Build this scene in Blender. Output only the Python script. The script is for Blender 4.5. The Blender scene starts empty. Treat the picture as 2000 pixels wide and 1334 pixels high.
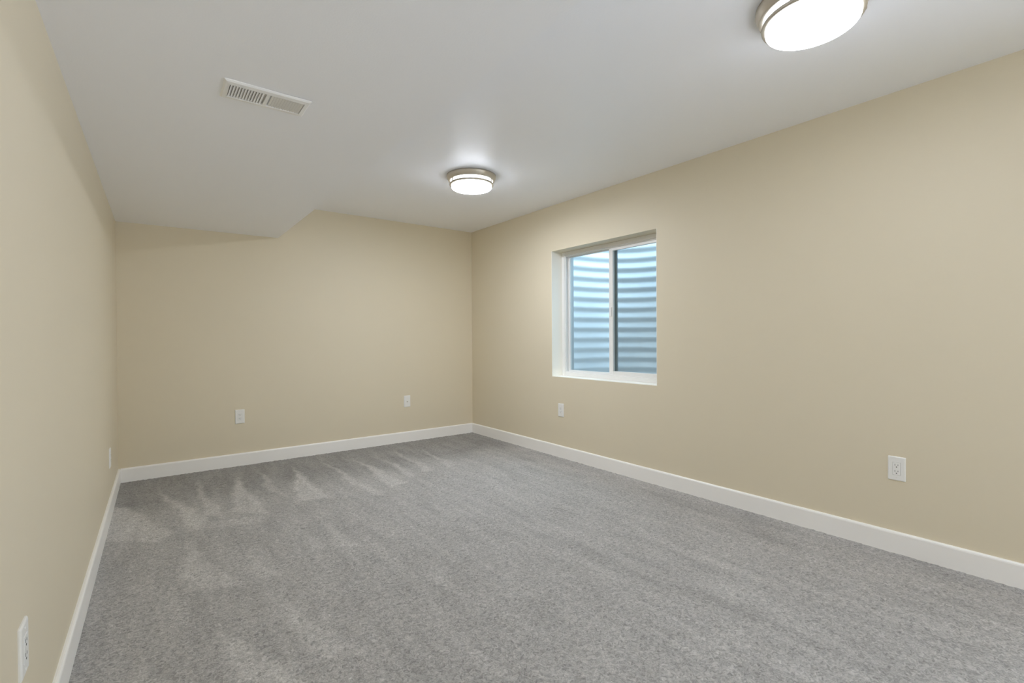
import bpy, bmesh, math, random
import numpy as np
from mathutils import Vector, Matrix

C = bpy.context.scene.collection
SC = bpy.context.scene

# ---------------------------------------------------------------- camera
CAM_H = 1.1526
YAW, PITCH, ROLL = 0.6446, -0.0078, -0.0058
cam_data = bpy.data.cameras.new('camera')
cam = bpy.data.objects.new('camera', cam_data)
C.objects.link(cam)
cam_data.sensor_width = 36.0
cam_data.lens = 945.58 / 2000 * 36.0
cam_data.clip_start = 0.02
F = Vector((math.sin(YAW) * math.cos(PITCH), math.cos(YAW) * math.cos(PITCH), math.sin(PITCH)))
R = Vector((math.cos(YAW), -math.sin(YAW), 0))
U = R.cross(F)
R2 = R * math.cos(ROLL) + U * math.sin(ROLL)
U2 = -R * math.sin(ROLL) + U * math.cos(ROLL)
mw = Matrix((R2, U2, -F)).transposed().to_4x4()
mw.translation = (0, 0, CAM_H)
cam.matrix_world = mw
SC.camera = cam

# ---------------------------------------------------------------- world (overcast daylight above the window well; bright lower half added to light the room)
world = bpy.data.worlds.new('sky')
SC.world = world
world.use_nodes = True
wn = world.node_tree
bg = wn.nodes['Background']
bg.inputs['Strength'].default_value = 1.0
_tc = wn.nodes.new('ShaderNodeTexCoord'); _sx = wn.nodes.new('ShaderNodeSeparateXYZ')
_mr = wn.nodes.new('ShaderNodeMapRange'); _mr.inputs['From Min'].default_value = -1; _mr.inputs['From Max'].default_value = 1
_cr = wn.nodes.new('ShaderNodeValToRGB')
SKY_FILL_STOPS = [(0.0, (8.6, 9.3, 10.9)), (0.485, (8.6, 9.3, 10.9)), (0.52, (0.6, 0.62, 0.68)), (0.72, (2.6, 3.5, 4.2)), (1.0, (4.2, 5.7, 6.9))]  # below the horizon: added fill that enters by the unseen opening
_cr.color_ramp.elements[0].position, _cr.color_ramp.elements[1].position = SKY_FILL_STOPS[0][0], SKY_FILL_STOPS[-1][0]
for _p, _c in SKY_FILL_STOPS[1:-1]: _cr.color_ramp.elements.new(_p)
for _e, (_p, _c) in zip(_cr.color_ramp.elements, SKY_FILL_STOPS): _e.color = (*_c, 1)
wn.links.new(_tc.outputs['Generated'], _sx.inputs['Vector']); wn.links.new(_sx.outputs['Z'], _mr.inputs['Value'])
wn.links.new(_mr.outputs['Result'], _cr.inputs['Fac']); wn.links.new(_cr.outputs['Color'], bg.inputs['Color'])

# daylight portals (guide sampling only): the window, and the unseen opening added behind the viewer
def portal(name, loc, rot, sx, sy):
    d = bpy.data.lights.new(name, 'AREA'); d.shape = 'RECTANGLE'; d.size = sx; d.size_y = sy
    d.cycles.is_portal = True
    o = bpy.data.objects.new(name, d); C.objects.link(o); o.location = loc; o.rotation_euler = rot
portal('added_opening_portal', (3.30, -2.025, 1.02), (0, math.radians(90), 0), 2.05, 2.15)
portal('window_portal', (3.9, 2.951, 2.53), (0, 0, 0), 1.3, 1.6)

# ---------------------------------------------------------------- light levels and exposure
LAMP_FAR, LAMP_NEAR = 84.0, 20.0     # radiance of the frosted glass of the two ceiling lights
LAMP_RIM = 7.0
LAMP_COLOUR = (0.945, 1.0, 1.10)
SC.view_settings.view_transform = 'Standard'
SC.view_settings.look = 'None'
SC.view_settings.exposure = 0.23
SC.view_settings.gamma = 1.0
SC.view_settings.use_curve_mapping = False
SC.cycles.use_denoising = True
SC.cycles.max_bounces = 12
SC.cycles.diffuse_bounces = 9
SC.cycles.glossy_bounces = 6
SC.cycles.transparent_max_bounces = 16
SC.cycles.sample_clamp_indirect = 6.0
SC.cycles.caustics_reflective = False
SC.cycles.caustics_refractive = False

# ---------------------------------------------------------------- room dimensions (metres)
H = 2.44
XR, YB, XL = 3.1696, 5.0298, -0.2021
SKEW = -0.0133
YN = -3.2
DY0, DY1, DZ1 = -3.1, -0.95, 2.05      # unseen opening added in the right wall behind the viewer to let in light
ZS_L, ZS_R, XS = 2.1073, 2.115, 0.999
XU = 1.333
WY0, WY1, WZ0, WZ1 = 2.337, 3.565, 0.770, 1.995      # window opening
WALL_T = 0.30
def xl(y):
    return XL + (YB - y) * SKEW

# ---------------------------------------------------------------- materials
def new_mat(name):
    m = bpy.data.materials.new(name)
    m.use_nodes = True
    return m, m.node_tree, m.node_tree.nodes['Principled BSDF']

def paint(name, col, rough=0.55, spec=0.35, bump=0.0, scale=220.0, mottling=0.0):
    m, t, b = new_mat(name)
    b.inputs['Base Color'].default_value = (*col, 1)
    b.inputs['Roughness'].default_value = rough
    b.inputs['Specular IOR Level'].default_value = spec
    tc = t.nodes.new('ShaderNodeTexCoord')
    if bump:
        n = t.nodes.new('ShaderNodeTexNoise'); n.inputs['Scale'].default_value = scale
        n.inputs['Detail'].default_value = 4
        bp = t.nodes.new('ShaderNodeBump'); bp.inputs['Strength'].default_value = bump
        bp.inputs['Distance'].default_value = 0.002
        t.links.new(tc.outputs['Object'], n.inputs['Vector'])
        t.links.new(n.outputs['Fac'], bp.inputs['Height'])
        t.links.new(bp.outputs['Normal'], b.inputs['Normal'])
    if mottling:
        n = t.nodes.new('ShaderNodeTexNoise'); n.inputs['Scale'].default_value = 1.7
        n.inputs['Detail'].default_value = 2
        mx = t.nodes.new('ShaderNodeMixRGB')
        mx.inputs['Color1'].default_value = (*[c * (1 - mottling) for c in col], 1)
        mx.inputs['Color2'].default_value = (*[min(1, c * (1 + mottling)) for c in col], 1)
        t.links.new(tc.outputs['Object'], n.inputs['Vector'])
        t.links.new(n.outputs['Fac'], mx.inputs['Fac'])
        t.links.new(mx.outputs['Color'], b.inputs['Base Color'])
    return m

M_WALL = paint('beige_wall_paint', (0.735, 0.66, 0.505), 0.5, 0.3, 0.10, 260, 0.012)
M_CEIL = paint('white_ceiling_paint', (0.925, 0.94, 0.985), 0.42, 0.4, 0.16, 170, 0.008)
M_TRIM = paint('white_trim_paint', (0.93, 0.915, 0.885), 0.35, 0.5)
M_REVEAL = paint('window_return_paint', (0.93, 0.90, 0.82), 0.5, 0.4)
M_VINYL = paint('white_vinyl', (0.82, 0.81, 0.79), 0.35, 0.5)
M_PLATE = paint('white_plastic', (0.86, 0.855, 0.825), 0.3, 0.5)
M_SLOT = paint('dark_slot', (0.10, 0.10, 0.09), 0.6, 0.3)
M_VENT = paint('white_enamel', (0.88, 0.88, 0.875), 0.35, 0.5)
M_DUCT = paint('duct_metal', (0.52, 0.52, 0.52), 0.5, 0.5)
M_GASKET = paint('dark_gasket', (0.30, 0.35, 0.38), 0.6, 0.3)
M_CONC = paint('grey_concrete', (0.50, 0.52, 0.54), 0.85, 0.2, 0.3, 60, 0.05)
M_GRAVEL = paint('gravel', (0.60, 0.59, 0.57), 0.9, 0.2, 1.0, 30, 0.15)

m, t, b = new_mat('galvanised_steel')
M_STEEL = m
b.inputs['Base Color'].default_value = (0.78, 0.81, 0.84, 1)
b.inputs['Metallic'].default_value = 0.12
b.inputs['Roughness'].default_value = 0.42
tc = t.nodes.new('ShaderNodeTexCoord'); v = t.nodes.new('ShaderNodeTexVoronoi'); v.inputs['Scale'].default_value = 45
rp = t.nodes.new('ShaderNodeMapRange'); rp.inputs['To Min'].default_value = 0.36; rp.inputs['To Max'].default_value = 0.5
t.links.new(tc.outputs['Object'], v.inputs['Vector']); t.links.new(v.outputs['Distance'], rp.inputs['Value'])
t.links.new(rp.outputs['Result'], b.inputs['Roughness'])

m, t, b = new_mat('brushed_nickel')
M_NICKEL = m
b.inputs['Base Color'].default_value = (0.60, 0.55, 0.47, 1)
b.inputs['Metallic'].default_value = 0.85
b.inputs['Roughness'].default_value = 0.4
tc = t.nodes.new('ShaderNodeTexCoord'); n = t.nodes.new('ShaderNodeTexNoise'); n.inputs['Scale'].default_value = 120
rp = t.nodes.new('ShaderNodeMapRange'); rp.inputs['To Min'].default_value = 0.34; rp.inputs['To Max'].default_value = 0.46
t.links.new(tc.outputs['Object'], n.inputs['Vector']); t.links.new(n.outputs['Fac'], rp.inputs['Value'])
t.links.new(rp.outputs['Result'], b.inputs['Roughness'])

def lit_glass(radiance):
    m, t, b = new_mat('lit_frosted_glass')
    b.inputs['Base Color'].default_value = (0.9, 0.9, 0.88, 1)
    b.inputs['Emission Color'].default_value = (*LAMP_COLOUR, 1)
    b.inputs['Emission Strength'].default_value = radiance
    return m

m = bpy.data.materials.new('window_glass'); m.use_nodes = True
M_GLASS = m
t = m.node_tree; t.nodes.clear()
out = t.nodes.new('ShaderNodeOutputMaterial'); tr = t.nodes.new('ShaderNodeBsdfTransparent')
gl = t.nodes.new('ShaderNodeBsdfGlossy'); gl.inputs['Roughness'].default_value = 0.02
lw = t.nodes.new('ShaderNodeLayerWeight'); lw.inputs['Blend'].default_value = 0.5
pw = t.nodes.new('ShaderNodeMath'); pw.operation = 'POWER'; pw.inputs[1].default_value = 5.0
fr = t.nodes.new('ShaderNodeMath'); fr.operation = 'MULTIPLY_ADD'; fr.inputs[1].default_value = 0.9; fr.inputs[2].default_value = 0.03
t.links.new(lw.outputs['Facing'], pw.inputs[0]); t.links.new(pw.outputs['Value'], fr.inputs[0])
tr.inputs['Color'].default_value = (0.93, 0.965, 0.96, 1)
mx = t.nodes.new('ShaderNodeMixShader')
t.links.new(fr.outputs['Value'], mx.inputs['Fac']); t.links.new(tr.outputs['BSDF'], mx.inputs[1])
t.links.new(gl.outputs['BSDF'], mx.inputs[2]); t.links.new(mx.outputs['Shader'], out.inputs['Surface'])

m = bpy.data.materials.new('insect_mesh'); m.use_nodes = True
M_SCREEN = m
t = m.node_tree; t.nodes.clear()
out = t.nodes.new('ShaderNodeOutputMaterial'); tr = t.nodes.new('ShaderNodeBsdfTransparent')
df = t.nodes.new('ShaderNodeBsdfDiffuse'); df.inputs['Color'].default_value = (0.16, 0.17, 0.18, 1)
mx = t.nodes.new('ShaderNodeMixShader'); mx.inputs['Fac'].default_value = 0.36
t.links.new(tr.outputs['BSDF'], mx.inputs[1]); t.links.new(df.outputs['BSDF'], mx.inputs[2])
t.links.new(mx.outputs['Shader'], out.inputs['Surface'])

# carpet: cut-pile speckle, with vacuum nap marks carried by the 'nap' attribute of the floor mesh
m, t, b = new_mat('grey_carpet')
M_CARPET = m
L = t.links.new
b.inputs['Roughness'].default_value = 0.95
b.inputs['Specular IOR Level'].default_value = 0.1
b.inputs['Sheen Weight'].default_value = 0.15
tc = t.nodes.new('ShaderNodeTexCoord')
n1 = t.nodes.new('ShaderNodeTexNoise'); n1.inputs['Scale'].default_value = 64; n1.inputs['Detail'].default_value = 6
n1.inputs['Roughness'].default_value = 0.72; n1.inputs['Distortion'].default_value = 1.2
n2 = t.nodes.new('ShaderNodeTexNoise'); n2.inputs['Scale'].default_value = 5.5; n2.inputs['Detail'].default_value = 3
n3 = t.nodes.new('ShaderNodeTexNoise'); n3.inputs['Scale'].default_value = 40; n3.inputs['Detail'].default_value = 2
vo = t.nodes.new('ShaderNodeTexVoronoi'); vo.inputs['Scale'].default_value = 150
for n in (n1, n2, n3, vo):
    L(tc.outputs['Object'], n.inputs['Vector'])
cr = t.nodes.new('ShaderNodeValToRGB')
cr.color_ramp.elements[0].position = 0.33; cr.color_ramp.elements[0].color = (0.205, 0.200, 0.190, 1)
cr.color_ramp.elements[1].position = 0.70; cr.color_ramp.elements[1].color = (0.605, 0.588, 0.566, 1)
L(n1.outputs['Fac'], cr.inputs['Fac'])
at = t.nodes.new('ShaderNodeAttribute'); at.attribute_name = 'nap'
# brightness factor = 0.86 + 0.26*nap + 0.10*(n2-0.5)
ad = t.nodes.new('ShaderNodeMath'); ad.operation = 'MULTIPLY_ADD'
ad.inputs[1].default_value = 0.90; ad.inputs[2].default_value = 0.47
L(at.outputs['Fac'], ad.inputs[0])
a2 = t.nodes.new('ShaderNodeMath'); a2.operation = 'MULTIPLY_ADD'; a2.inputs[1].default_value = 0.22
L(n2.outputs['Fac'], a2.inputs[0]); L(ad.outputs['Value'], a2.inputs[2])
vm = t.nodes.new('ShaderNodeVectorMath'); vm.operation = 'SCALE'
L(cr.outputs['Color'], vm.inputs[0]); L(a2.outputs['Value'], vm.inputs['Scale'])
L(vm.outputs['Vector'], b.inputs['Base Color'])
hm = t.nodes.new('ShaderNodeMath'); hm.operation = 'ADD'
L(n1.outputs['Fac'], hm.inputs[0]); L(vo.outputs['Distance'], hm.inputs[1])
bp = t.nodes.new('ShaderNodeBump'); bp.inputs['Strength'].default_value = 0.5; bp.inputs['Distance'].default_value = 0.006
L(hm.outputs['Value'], bp.inputs['Height']); L(bp.outputs['Normal'], b.inputs['Normal'])

# ---------------------------------------------------------------- helpers
def obj(name, bm, mat, parent=None, smooth=False, loc=None):
    bmesh.ops.recalc_face_normals(bm, faces=bm.faces[:])
    me = bpy.data.meshes.new(name)
    bm.to_mesh(me); bm.free()
    if mat: me.materials.append(mat)
    if smooth:
        for p in me.polygons: p.use_smooth = True
    o = bpy.data.objects.new(name, me)
    C.objects.link(o)
    if parent: o.parent = parent
    if loc: o.location = loc
    return o

def struct(o, label=None):
    o['kind'] = 'structure'
    if label: o['label'] = label
    return o

def thing(name, label, cat, loc=(0, 0, 0), rotz=0.0, group=None):
    o = bpy.data.objects.new(name, None)
    o.empty_display_size = 0.05
    C.objects.link(o)
    o.location = loc; o.rotation_euler = (0, 0, rotz)
    o['label'] = label; o['category'] = cat
    if group: o['group'] = group
    return o

def box(bm, x0, x1, y0, y1, z0, z1, bevel=0.0, seg=2):
    r = bmesh.ops.create_cube(bm, size=1.0)
    vs = r['verts']
    for v in vs:
        v.co = Vector(((x0 + x1) / 2 + v.co.x * (x1 - x0), (y0 + y1) / 2 + v.co.y * (y1 - y0), (z0 + z1) / 2 + v.co.z * (z1 - z0)))
    if bevel:
        es = list({e for v in vs for e in v.link_edges})
        bmesh.ops.bevel(bm, geom=es, offset=bevel, segments=seg, affect='EDGES', profile=0.5)

def prism(bm, prof, axis_pts):
    """prof: list of points for the first ring; axis_pts: list of rings (lists of Vector); capped."""
    rings = [[bm.verts.new(p) for p in ring] for ring in axis_pts]
    n = len(rings[0])
    for a, b_ in zip(rings, rings[1:]):
        for i in range(n):
            bm.faces.new((a[i], a[(i + 1) % n], b_[(i + 1) % n], b_[i]))
    bm.faces.new(rings[0]); bm.faces.new(rings[-1])

def lathe(bm, prof, seg=72, close_bottom=True, close_top=True):
    rings = []
    for r, z in prof:
        rings.append([bm.verts.new((r * math.cos(2 * math.pi * i / seg), r * math.sin(2 * math.pi * i / seg), z)) for i in range(seg)])
    for a, b_ in zip(rings, rings[1:]):
        for i in range(seg):
            bm.faces.new((a[i], a[(i + 1) % seg], b_[(i + 1) % seg], b_[i]))
    if close_top: bm.faces.new(rings[0])
    if close_bottom: bm.faces.new(rings[-1])

def frame_boxes(bm, x0, x1, y0, y1, z0, z1, wl, wr, wb, wt, bevel=0.003):
    """rectangular frame in the YZ plane, x0..x1 deep; wl at the high-y side, wr at the low-y side"""
    box(bm, x0, x1, y0, y0 + wr, z0, z1, bevel)
    box(bm, x0, x1, y1 - wl, y1, z0, z1, bevel)
    box(bm, x0, x1, y0 + wr, y1 - wl, z0, z0 + wb, bevel)
    box(bm, x0, x1, y0 + wr, y1 - wl, z1 - wt, z1, bevel)

# ---------------------------------------------------------------- room shell
# floor: fine grid with slight pile unevenness and a nap attribute
LIGHT = [
 [(0.048, 4.6), (0.195, 3.511), (0.327, 3.562)], [(0.295, 4.748), (0.293, 3.756), (0.401, 3.593)],
 [(0.579, 4.694), (0.434, 3.706), (0.637, 3.49)], [(0.762, 4.712), (0.713, 4.195), (0.833, 3.584)],
 [(1.036, 4.667), (0.826, 3.656), (1.046, 3.597)], [(1.301, 4.808), (1.289, 3.465), (1.397, 3.41)],
 [(1.57, 4.646), (1.496, 3.55), (1.65, 3.598)], [(1.781, 4.557), (1.725, 3.72), (1.826, 3.756)],
 [(2.004, 4.708), (1.903, 3.775), (1.99, 3.81)], [(2.263, 4.59), (2.121, 3.77), (2.231, 3.815)],
 [(1.171, 3.955), (1.109, 3.505), (1.194, 3.539)],
 [(-0.25, 4.385), (-0.126, 4.241), (0.126, 3.515), (0.038, 3.4), (-0.25, 3.663)],
 [(0.195, 3.511), (0.329, 3.582), (0.401, 3.593), (0.641, 3.51), (0.584, 3.363), (0.341, 3.427)],
 [(0.147, 3.36), (0.133, 2.662), (0.356, 2.566)], [(0.439, 3.073), (0.381, 2.589), (0.502, 2.577)],
 [(0.676, 3.291), (0.709, 2.756), (0.808, 2.737)], [(0.855, 3.196), (0.819, 2.729), (0.966, 2.632)],
 [(1.124, 2.381), (1.062, 2.022), (1.197, 1.991)], [(0.222, 2.27), (0.209, 1.83), (0.422, 1.668)],
 [(0.468, 2.376), (0.453, 1.802), (0.631, 1.718)], [(0.631, 2.366), (0.584, 2.059), (0.653, 1.888)],
 [(-0.036, 2.2), (-0.077, 2.049), (0.044, 1.956)], [(1.517, 3.407), (1.52, 2.746), (1.646, 2.765)],
 [(2.286, 3.414), (2.237, 2.922), (2.37, 2.899)]]
LIGHT_W = [.8, .8, .7, .5, .9, .8, .8, .5, .7, .5, .6, .75, .45, .6, .5, .45, .45, .35, .8, .6, .4, .45, .25, .25]
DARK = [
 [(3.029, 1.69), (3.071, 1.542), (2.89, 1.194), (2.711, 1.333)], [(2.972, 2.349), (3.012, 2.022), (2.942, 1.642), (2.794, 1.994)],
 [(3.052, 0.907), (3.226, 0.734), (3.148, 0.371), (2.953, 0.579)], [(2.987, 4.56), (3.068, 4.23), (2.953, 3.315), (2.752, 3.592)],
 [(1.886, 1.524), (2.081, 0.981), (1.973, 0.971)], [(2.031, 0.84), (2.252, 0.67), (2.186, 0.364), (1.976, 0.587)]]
def poly_mask(X, Y, poly, soft):
    p = np.array(poly); n = len(p)
    area = sum(p[i, 0] * p[(i + 1) % n, 1] - p[(i + 1) % n, 0] * p[i, 1] for i in range(n))
    if area < 0: p = p[::-1]
    d = np.full(X.shape, 1e9)
    for i in range(n):
        a, b_ = p[i], p[(i + 1) % n]
        e = b_ - a; ln = np.hypot(*e)
        d = np.minimum(d, ((Y - a[1]) * e[0] - (X - a[0]) * e[1]) / ln)
    return np.clip(d / soft + 0.35, 0, 1)
def build_floor():
    x0, x1, y0, y1 = -0.32, XR + 0.02, YN, YB + 0.02
    st = 0.0125
    nx = int((x1 - x0) / st) + 1; ny = int((y1 - y0) / st) + 1
    xs_ = np.linspace(x0, x1, nx); ys_ = np.linspace(y0, y1, ny)
    X, Y = np.meshgrid(xs_, ys_)
    rng = np.random.default_rng(4)
    Z = rng.uniform(-0.004, 0.001, X.shape)
    co = np.stack([X, Y, Z], -1).reshape(-1, 3).astype(np.float32)
    i = np.arange(nx * ny).reshape(ny, nx)
    q = np.stack([i[:-1, :-1], i[:-1, 1:], i[1:, 1:], i[1:, :-1]], -1).reshape(-1, 4).astype(np.int32)
    me = bpy.data.meshes.new('floor')
    me.vertices.add(len(co)); me.vertices.foreach_set('co', co.ravel())
    me.loops.add(q.size); me.loops.foreach_set('vertex_index', q.ravel())
    me.polygons.add(len(q)); me.polygons.foreach_set('loop_start', np.arange(0, q.size, 4, dtype=np.int32))
    me.update(calc_edges=True); me.validate()
    wob = 0.012 * np.sin(9 * Y + 3 * X) + 0.008 * np.sin(31 * Y + 11 * X)
    nap = np.full(X.shape, 0.5)
    # brushed back strip along the far wall, its edge at the start of the vacuum strokes
    back = np.clip((Y - (3.95 + 0.05 * np.sin(7 * X))) / 0.35, 0, 1)
    nap -= 0.25 * back
    for poly, w in zip(LIGHT, LIGHT_W):
        mk = poly_mask(X + wob, Y, poly, 0.035)
        nap = np.maximum(nap, nap * (1 - mk) + mk * (0.5 + 0.40 * w))
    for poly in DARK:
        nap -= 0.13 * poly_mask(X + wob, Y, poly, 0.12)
    streak = rng.normal(0, 1, X.shape)
    for ax, k in ((0, 45), (1, 5)):
        ker = np.hanning(k + 2)[1:-1]; ker /= ker.sum()
        streak = np.apply_along_axis(lambda a: np.convolve(a, ker, 'same'), ax, streak)
    nap += 0.045 * streak / streak.std()
    at = me.attributes.new('nap', 'FLOAT', 'POINT')
    at.data.foreach_set('value', np.clip(nap, 0, 1).ravel().astype(np.float32))
    me.materials.append(M_CARPET)
    for p in (): pass
    o = bpy.data.objects.new('floor', me); C.objects.link(o)
    return struct(o, 'grey cut-pile carpet with vacuum marks covering the floor')
build_floor()

bm = bmesh.new()
ring = lambda y: [Vector((xl(y), y, ZS_L)), Vector((XS, y, ZS_R)), Vector((XU, y, H)), Vector((XR + 0.05, y, H)),
                  Vector((XR + 0.05, y, H + 0.2)), Vector((xl(y) - 0.05, y, H + 0.2)), Vector((xl(y) - 0.05, y, ZS_L))]
prism(bm, None, [ring(YN - 0.05), ring(YB + 0.05)])
struct(obj('ceiling', bm, M_CEIL), 'white ceiling with a lowered bulkhead along the left side')

bm = bmesh.new()
box(bm, xl(YB) - 0.4, XR + WALL_T, YB, YB + 0.15, -0.05, H + 0.2)
struct(obj('wall_back', bm, M_WALL), 'beige far wall with the stepped ceiling line')
bm = bmesh.new()
a, c = xl(YN - .1), xl(YB + .1)
prism(bm, None, [[Vector((a, YN - .1, -0.05)), Vector((a, YN - .1, H + .2)), Vector((a - .15, YN - .1, H + .2)), Vector((a - .15, YN - .1, -0.05))],
                 [Vector((c, YB + .1, -0.05)), Vector((c, YB + .1, H + .2)), Vector((c - .15, YB + .1, H + .2)), Vector((c - .15, YB + .1, -0.05))]])
struct(obj('wall_left', bm, M_WALL), 'beige wall along the left side')
bm = bmesh.new()
box(bm, -0.5, XR + WALL_T, YN - 0.15, YN, -0.05, H + 0.2)
struct(obj('wall_near', bm, M_WALL), 'beige wall behind the viewer')

# right wall: inner drywall layer and outer concrete, both with the window hole and the added light opening
def holed(x0, x1):
    bm = bmesh.new()
    ys = [YN - 0.15, DY0, DY1, WY0, WY1, YB + 0.15]; zs = [-0.05, 0.0, WZ0, WZ1, DZ1, H + 0.2]
    ny, nz = len(ys) - 1, len(zs) - 1
    solid = lambda i, j: 0 <= i < ny and 0 <= j < nz and (i, j) != (3, 2) and not (i == 1 and 1 <= j <= 3)
    grid = {(k, i, j): bm.verts.new((x, y, z)) for k, x in enumerate((x0, x1)) for i, y in enumerate(ys) for j, z in enumerate(zs)}
    for i in range(ny):
        for j in range(nz):
            if not solid(i, j): continue
            for k in (0, 1):
                bm.faces.new([grid[k, i, j], grid[k, i + 1, j], grid[k, i + 1, j + 1], grid[k, i, j + 1]])
            for (p, q, di, dj) in (((i, j), (i + 1, j), 0, -1), ((i, j + 1), (i + 1, j + 1), 0, 1), ((i, j), (i, j + 1), -1, 0), ((i + 1, j), (i + 1, j + 1), 1, 0)):
                if not solid(i + di, j + dj):
                    bm.faces.new([grid[0, p[0], p[1]], grid[0, q[0], q[1]], grid[1, q[0], q[1]], grid[1, p[0], p[1]]])
    bmesh.ops.delete(bm, geom=[v for v in bm.verts if not v.link_faces], context='VERTS')
    return bm
struct(obj('wall_right', holed(XR, XR + 0.215), M_WALL), 'beige wall on the right with the window opening')
struct(obj('wall_outer', holed(XR + 0.215, XR + WALL_T), M_CONC), 'grey foundation wall outside the window')

# baseboards: profile with eased top edge
BH, BT = 0.1125, 0.0149
def base_prof():
    return [(0, -0.02), (BT, -0.02), (BT, BH - 0.012), (BT - 0.0015, BH - 0.006), (BT - 0.005, BH - 0.0015), (BT - 0.009, BH), (0, BH)]
bm = bmesh.new()
prism(bm, None, [[Vector((XR - d, y, z)) for d, z in base_prof()] for y in (DY1 + 0.02, YB - 0.0005)])
struct(obj('baseboard_right', bm, M_TRIM), 'white baseboard along the right wall')
bm = bmesh.new()
prism(bm, None, [[Vector((x, YB - d, z)) for d, z in base_prof()] for x in (xl(YB) + BT, XR - BT)])
struct(obj('baseboard_back', bm, M_TRIM), 'white baseboard along the far wall')
bm = bmesh.new()
prism(bm, None, [[Vector((xl(y) + d, y, z)) for d, z in base_prof()] for y in (YN + BT, YB - 0.0005)])
struct(obj('baseboard_left', bm, M_TRIM), 'white baseboard along the left wall')

# ---------------------------------------------------------------- window
XF = XR + 0.132          # room-side face of the vinyl frame
win = bpy.data.objects.new('window_1', None); C.objects.link(win)
win.location = (XR, (WY0 + WY1) / 2, WZ0)
struct(win, 'white vinyl horizontal sliding window set deep in the right wall')
def wpart(name, bm, mat, parent=None, label=None):
    o = obj(name, bm, mat)
    o.parent = parent or win
    base = win.location if parent is None else Vector((0, 0, 0))
    for v in o.data.vertices: v.co -= win.location
    if label: o['label'] = label
    return o
# painted returns lining the opening
bm = bmesh.new()
LT = 0.004
box(bm, XR + 0.001, XF + 0.03, WY1 - LT, WY1 + 0.001, WZ0, WZ1)
box(bm, XR + 0.001, XF + 0.03, WY0 - 0.001, WY0 + LT, WZ0, WZ1)
box(bm, XR + 0.001, XF + 0.03, WY0, WY1, WZ0 - 0.001, WZ0 + LT)
wpart('sill_return', bm, M_REVEAL, label='cream painted sill and side returns of the opening')
# outer frame
bm = bmesh.new()
frame_boxes(bm, XF, XF + 0.082, WY0 + LT, WY1 - LT, WZ0 + LT, WZ1, 0.040, 0.040, 0.036, 0.036)
# inner lips carrying the tracks
frame_boxes(bm, XF + 0.012, XF + 0.020, WY0 + 0.04, WY1 - 0.04, WZ0 + 0.036, WZ1 - 0.034, 0.012, 0.012, 0.012, 0.012, 0.001)
wpart('window_frame', bm, M_VINYL)
YM = (WY0 + WY1) / 2
# fixed sash (left in view, outer track)
f0, f1 = YM - 0.015, WY1 - 0.040
bm = bmesh.new()
frame_boxes(bm, XF + 0.050, XF + 0.074, f0, f1, WZ0 + 0.036, WZ1 - 0.034, 0.026, 0.040, 0.024, 0.020)
fs = wpart('fixed_sash', bm, M_VINYL)
bm = bmesh.new(); box(bm, XF + 0.060, XF + 0.064, f0 + 0.036, f1 - 0.022, WZ0 + 0.056, WZ1 - 0.050)
wpart('glass_pane', bm, M_GLASS, fs)
# sliding sash (right in view, inner track)
s0, s1 = WY0 + 0.040, YM + 0.010
bm = bmesh.new()
frame_boxes(bm, XF + 0.020, XF + 0.046, s0, s1, WZ0 + 0.036, WZ1 - 0.034, 0.044, 0.044, 0.042, 0.036)
ss = wpart('sliding_sash', bm, M_VINYL)
bm = bmesh.new(); box(bm, XF + 0.031, XF + 0.035, s0 + 0.040, s1 - 0.040, WZ0 + 0.074, WZ1 - 0.066)
wpart('glass_pane', bm, M_GLASS, ss)
bm = bmesh.new(); box(bm, XF + 0.010, XF + 0.021, s1 - 0.034, s1 - 0.012, 1.34, 1.42, 0.003)
wpart('sash_latch', bm, M_VINYL, ss)
# insect screen outside the sliding half
bm = bmesh.new()
frame_boxes(bm, XF + 0.062, XF + 0.074, WY0 + 0.041, f0 - 0.001, WZ0 + 0.037, WZ1 - 0.035, 0.030, 0.022, 0.02, 0.02, 0.001)
sc = wpart('insect_screen', bm, M_GASKET, label='dark framed insect screen behind the sliding half')
bm = bmesh.new()
vs = [bm.verts.new((XF + 0.068, y, z)) for y, z in ((WY0 + .06, WZ0 + .05), (f0 - .03, WZ0 + .05), (f0 - .03, WZ1 - .05), (WY0 + .06, WZ1 - .05))]
bm.faces.new(vs)
wpart('screen_mesh', bm, M_SCREEN, sc)

# ---------------------------------------------------------------- window well
XO = XR + WALL_T
WELL_Z0, WELL_Z1 = 0.55, 2.52
PITCHW, AMP = 0.108, 0.0105
WC, WR_Y, WR_X = (WY0 + WY1) / 2, 0.72, 0.88
well = thing('window_well', 'corrugated galvanized steel window well outside the window glass', 'window well', (XO, WC, WELL_Z0))
bm = bmesh.new()
nz = 18 * 16; na = 64
rows = []
for iz in range(nz + 1):
    z = (WELL_Z1 - WELL_Z0) * iz / nz
    row = []
    for ia in range(na + 1):
        th = math.pi * ia / na
        # rounded-U plan (superellipse)
        cx, sx = math.cos(th), math.sin(th)
        ex = 0.72
        px = math.copysign(abs(cx) ** ex, cx) * WR_Y
        py = abs(sx) ** ex * WR_X
        nrm = Vector((py / WR_X ** 2, px / WR_Y ** 2)).normalized()
        ph = 2 * math.pi * (z + 0.02) / PITCHW
        s = math.sin(ph) - 0.14 * math.sin(2 * ph)     # longer upper slopes, shorter undersides
        d = AMP * s
        row.append(bm.verts.new((max(0.004, py + d * nrm.x + 0.004), px + d * nrm.y, z)))
    rows.append(row)
for r0, r1 in zip(rows, rows[1:]):
    for i in range(na):
        bm.faces.new((r0[i], r0[i + 1], r1[i + 1], r1[i]))
wl = obj('corrugated_wall', bm, M_STEEL, well, smooth=True)
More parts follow.
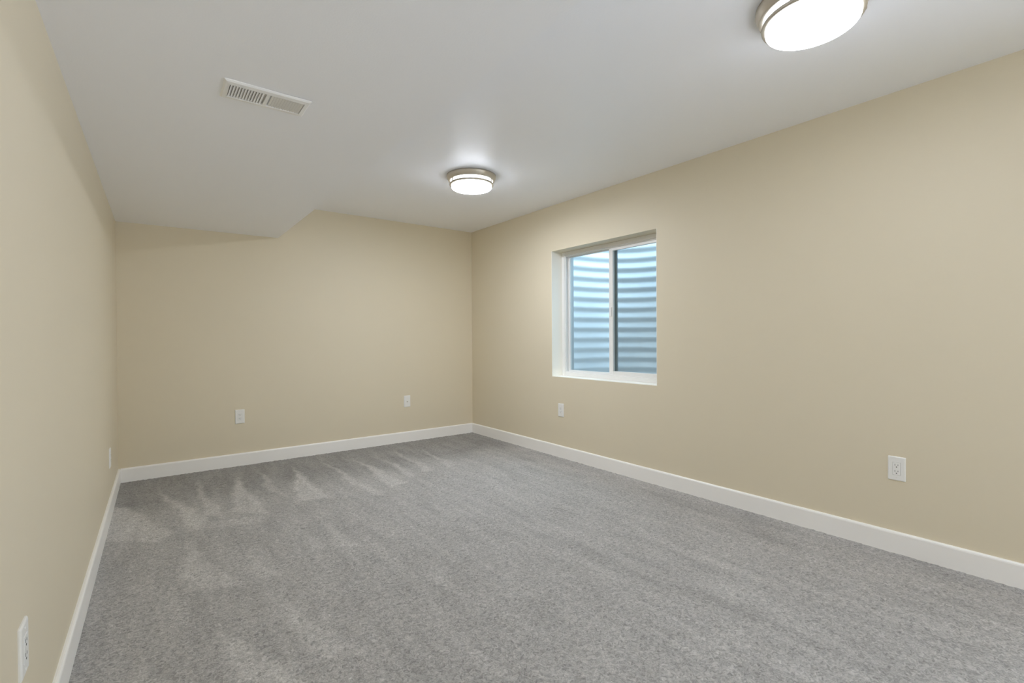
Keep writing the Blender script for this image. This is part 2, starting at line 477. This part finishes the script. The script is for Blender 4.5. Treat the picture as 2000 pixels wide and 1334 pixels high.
sm = wl.modifiers.new('thickness', 'SOLIDIFY'); sm.thickness = 0.002; sm.offset = 0
for s in (-1, 1):
    bm = bmesh.new()
    y0, y1 = sorted((s * (WR_Y - 0.02), s * (WR_Y + 0.06)))
    box(bm, 0.0, 0.004, y0, y1, 0, WELL_Z1 - WELL_Z0)
    obj('mounting_flange', bm, M_STEEL, well)
bm = bmesh.new()
box(bm, XO, XO + 2.5, WC - 2.0, WC + 2.0, WELL_Z0 - 0.2, WELL_Z0)  # out of view, added to block light from below the well
struct(obj('ground', bm, M_GRAVEL), 'unseen gravel bed under the window well')

# ---------------------------------------------------------------- ceiling lights
def ceiling_light(x, y, label, radiance):
    t = thing('ceiling_light', label, 'ceiling light', (x, y, H), 0.0, 'flush drum ceiling lights')
    bm = bmesh.new()
    lathe(bm, [(0.10, 0.0), (0.195, 0.0), (0.195, -0.010), (0.193, -0.016), (0.184, -0.040), (0.180, -0.044), (0.166, -0.044), (0.10, -0.040)], close_top=True, close_bottom=True)
    obj('base_ring', bm, M_NICKEL, t, smooth=True)
    # the frosted glass throws most of its light down; its rim glows dimly
    bm = bmesh.new()
    lathe(bm, [(0.12, -0.0405), (0.167, -0.0445), (0.167, -0.064), (0.12, -0.0642)])
    obj('glass_band', bm, lit_glass(min(radiance, LAMP_RIM)), t, smooth=True)
    bm = bmesh.new()
    pr = [(0.10, -0.0645), (0.160, -0.066), (0.160, -0.086)]
    for k in range(1, 7):
        a = k / 6 * math.pi / 2
        pr.append((0.146 + 0.014 * math.cos(a), -0.086 - 0.014 * math.sin(a)))
    pr += [(0.10, -0.1025), (0.04, -0.1035), (0.002, -0.1037)]
    lathe(bm, pr)
    dif = obj('glass_diffuser', bm, lit_glass(radiance), t, smooth=True)
    dif.data.materials.append(lit_glass(min(radiance, LAMP_RIM)))
    for p in dif.data.polygons:
        if p.normal.z > -0.6: p.material_index = 1
    bm = bmesh.new()
    lathe(bm, [(0.1605, -0.0635), (0.173, -0.0635), (0.1745, -0.070), (0.173, -0.0765), (0.1605, -0.0765)], close_top=False, close_bottom=False)
    obj('trim_ring', bm, M_NICKEL, t, smooth=True)
    for k in range(3):
        a = math.radians(60 + 120 * k)
        bm = bmesh.new()
        box(bm, 0.168, 0.176, -0.006, 0.006, -0.074, -0.040, 0.001)
        bmesh.ops.rotate(bm, verts=bm.verts, cent=(0, 0, 0), matrix=Matrix.Rotation(a, 3, 'Z'))
        obj('clip', bm, M_NICKEL, t)
    return t
ceiling_light(2.071, 3.279, 'lit round drum ceiling light near the far wall, the smaller one in view', LAMP_FAR)
ceiling_light(2.055, 0.800, 'lit round drum ceiling light nearest the viewer, cut by the top of the picture', LAMP_NEAR)

# ---------------------------------------------------------------- ceiling air vent
zc = ZS_L + (0.385 - XL) / (XS - XL) * (ZS_R - ZS_L)
vent = thing('air_vent', 'white rectangular louvered air register on the lowered ceiling', 'air vent', (0.385, 2.128, zc))
LX, LY = 0.152, 0.079
bm = bmesh.new()
def vring(hx, hy, z): return [Vector((-hx, -hy, z)), Vector((hx, -hy, z)), Vector((hx, hy, z)), Vector((-hx, hy, z))]
rings = [vring(LX, LY, -0.0005), vring(LX, LY, -0.003), vring(LX - 0.006, LY - 0.006, -0.008), vring(LX - 0.020, LY - 0.026, -0.010), vring(LX - 0.022, LY - 0.028, -0.002)]
vv = [[bm.verts.new(p) for p in r] for r in rings]
for a, b_ in zip(vv, vv[1:]):
    for i in range(4): bm.faces.new((a[i], a[(i + 1) % 4], b_[(i + 1) % 4], b_[i]))
box(bm, -0.006, 0.006, -(LY - 0.027), LY - 0.027, -0.0095, -0.003)
obj('face_plate', bm, M_VENT, vent)
bm = bmesh.new(); box(bm, -(LX - 0.018), LX - 0.018, -(LY - 0.024), LY - 0.024, -0.0015, -0.0005)
obj('duct_opening', bm, M_DUCT, vent)
for s in (-1, 1):
    bm = bmesh.new()
    for k in range(12):
        cx = s * (0.012 + 0.0098 * (k + 0.5))
        n0 = len(bm.verts)
        box(bm, -0.0042, 0.0042, -(LY - 0.029), LY - 0.029, -0.0006, 0.0006)
        bm.verts.ensure_lookup_table()
        nv = bm.verts[n0:]
        bmesh.ops.rotate(bm, verts=nv, cent=(0, 0, 0), matrix=Matrix.Rotation(s * math.radians(28), 3, 'Y'))
        bmesh.ops.translate(bm, verts=nv, vec=(cx, 0, -0.0068))
    obj('louver_bank', bm, M_VENT, vent)

# ---------------------------------------------------------------- wall plates (built facing -Y, plate back at y = 0)
def plate_mesh(hole):
    bm = bmesh.new()
    w, h = 0.0385, 0.0635
    def rr(hw, hh, y, r, n=5):
        pts = []
        for cx, cz, a0 in ((hw - r, hh - r, 0), (-hw + r, hh - r, 90), (-hw + r, -hh + r, 180), (hw - r, -hh + r, 270)):
            for k in range(n + 1):
                a = math.radians(a0 + 90 * k / n)
                pts.append(bm.verts.new((cx + r * math.cos(a), y, cz + r * math.sin(a))))
        return pts
    rs = [rr(w, h, 0, 0.004), rr(w, h, -0.003, 0.004), rr(w - 0.002, h - 0.002, -0.0055, 0.004), rr(w - 0.005, h - 0.005, -0.0068, 0.003)]
    if hole: rs += [rr(0.0175, 0.0342, -0.0068, 0.002), rr(0.0172, 0.0339, -0.002, 0.002)]
    for a, b_ in zip(rs, rs[1:]):
        n = len(a)
        for i in range(n): bm.faces.new((a[i], a[(i + 1) % n], b_[(i + 1) % n], b_[i]))
    bm.faces.new(rs[0]); bm.faces.new(rs[-1])
    return bm
def outlet(loc, rz, label):
    t = thing('wall_outlet', label, 'wall outlet', loc, rz, 'white wall plates')
    obj('cover_plate', plate_mesh(True), M_PLATE, t)
    bm = bmesh.new(); box(bm, -0.0166, 0.0166, -0.0082, -0.002, -0.0333, 0.0333, 0.0012)
    r = obj('receptacle', bm, M_PLATE, t)
    for cz in (0.0165, -0.0165):
        bm = bmesh.new()
        box(bm, -0.0075, -0.0055, -0.0086, -0.0075, cz - 0.001, cz + 0.0075)
        box(bm, 0.0055, 0.0075, -0.0086, -0.0075, cz - 0.0002, cz + 0.0068)
        cyl = bmesh.ops.create_cone(bm, segments=16, radius1=0.0028, radius2=0.0028, depth=0.0011, cap_ends=True,
                                    matrix=Matrix.Translation((0, -0.00805, cz - 0.0075)) @ Matrix.Rotation(math.pi / 2, 4, 'X'))
        obj('socket_holes', bm, M_SLOT, r)
    for cz in (0.049, -0.049):
        bm = bmesh.new()
        bmesh.ops.create_cone(bm, segments=16, radius1=0.0032, radius2=0.0026, depth=0.0012, cap_ends=True,
                              matrix=Matrix.Translation((0, -0.0072, cz)) @ Matrix.Rotation(math.pi / 2, 4, 'X'))
        obj('screw', bm, M_PLATE, t)
    return t
def jack(loc, rz, label):
    t = thing('jack_plate', label, 'wall plate', loc, rz, 'white wall plates')
    obj('cover_plate', plate_mesh(False), M_PLATE, t)
    bm = bmesh.new()
    lathe(bm, [(0.0065, 0), (0.0065, 0.003), (0.0046, 0.003), (0.0046, 0.009), (0.003, 0.009)], seg=20)
    bmesh.ops.rotate(bm, verts=bm.verts, cent=(0, 0, 0), matrix=Matrix.Rotation(math.pi / 2, 3, 'X'))
    bmesh.ops.translate(bm, verts=bm.verts, vec=(0, -0.0066, -0.004))
    obj('jack', bm, M_NICKEL, t)
    return t
outlet((0.664, YB, 0.447), 0, 'white outlet on the far wall below the lowered ceiling')
jack((2.308, YB, 0.450), 0, 'small white jack plate on the far wall, nearer the window corner')
outlet((XR, 3.436, 0.454), -math.pi / 2, 'white outlet on the right wall, below the window')
outlet((XR, 0.824, 0.447), -math.pi / 2, 'white duplex outlet on the right wall nearest the viewer, well past the window')
rl = math.pi / 2 - math.atan(SKEW) * -1
outlet((xl(4.19), 4.19, 0.366), math.pi / 2 + math.atan(SKEW) * -1 * -1, 'white outlet seen edge-on on the left wall by the far corner')
outlet((xl(1.62), 1.62, 0.418), math.pi / 2 + math.atan(SKEW) * -1 * -1, 'white outlet on the left wall nearest the viewer, at the lower left')
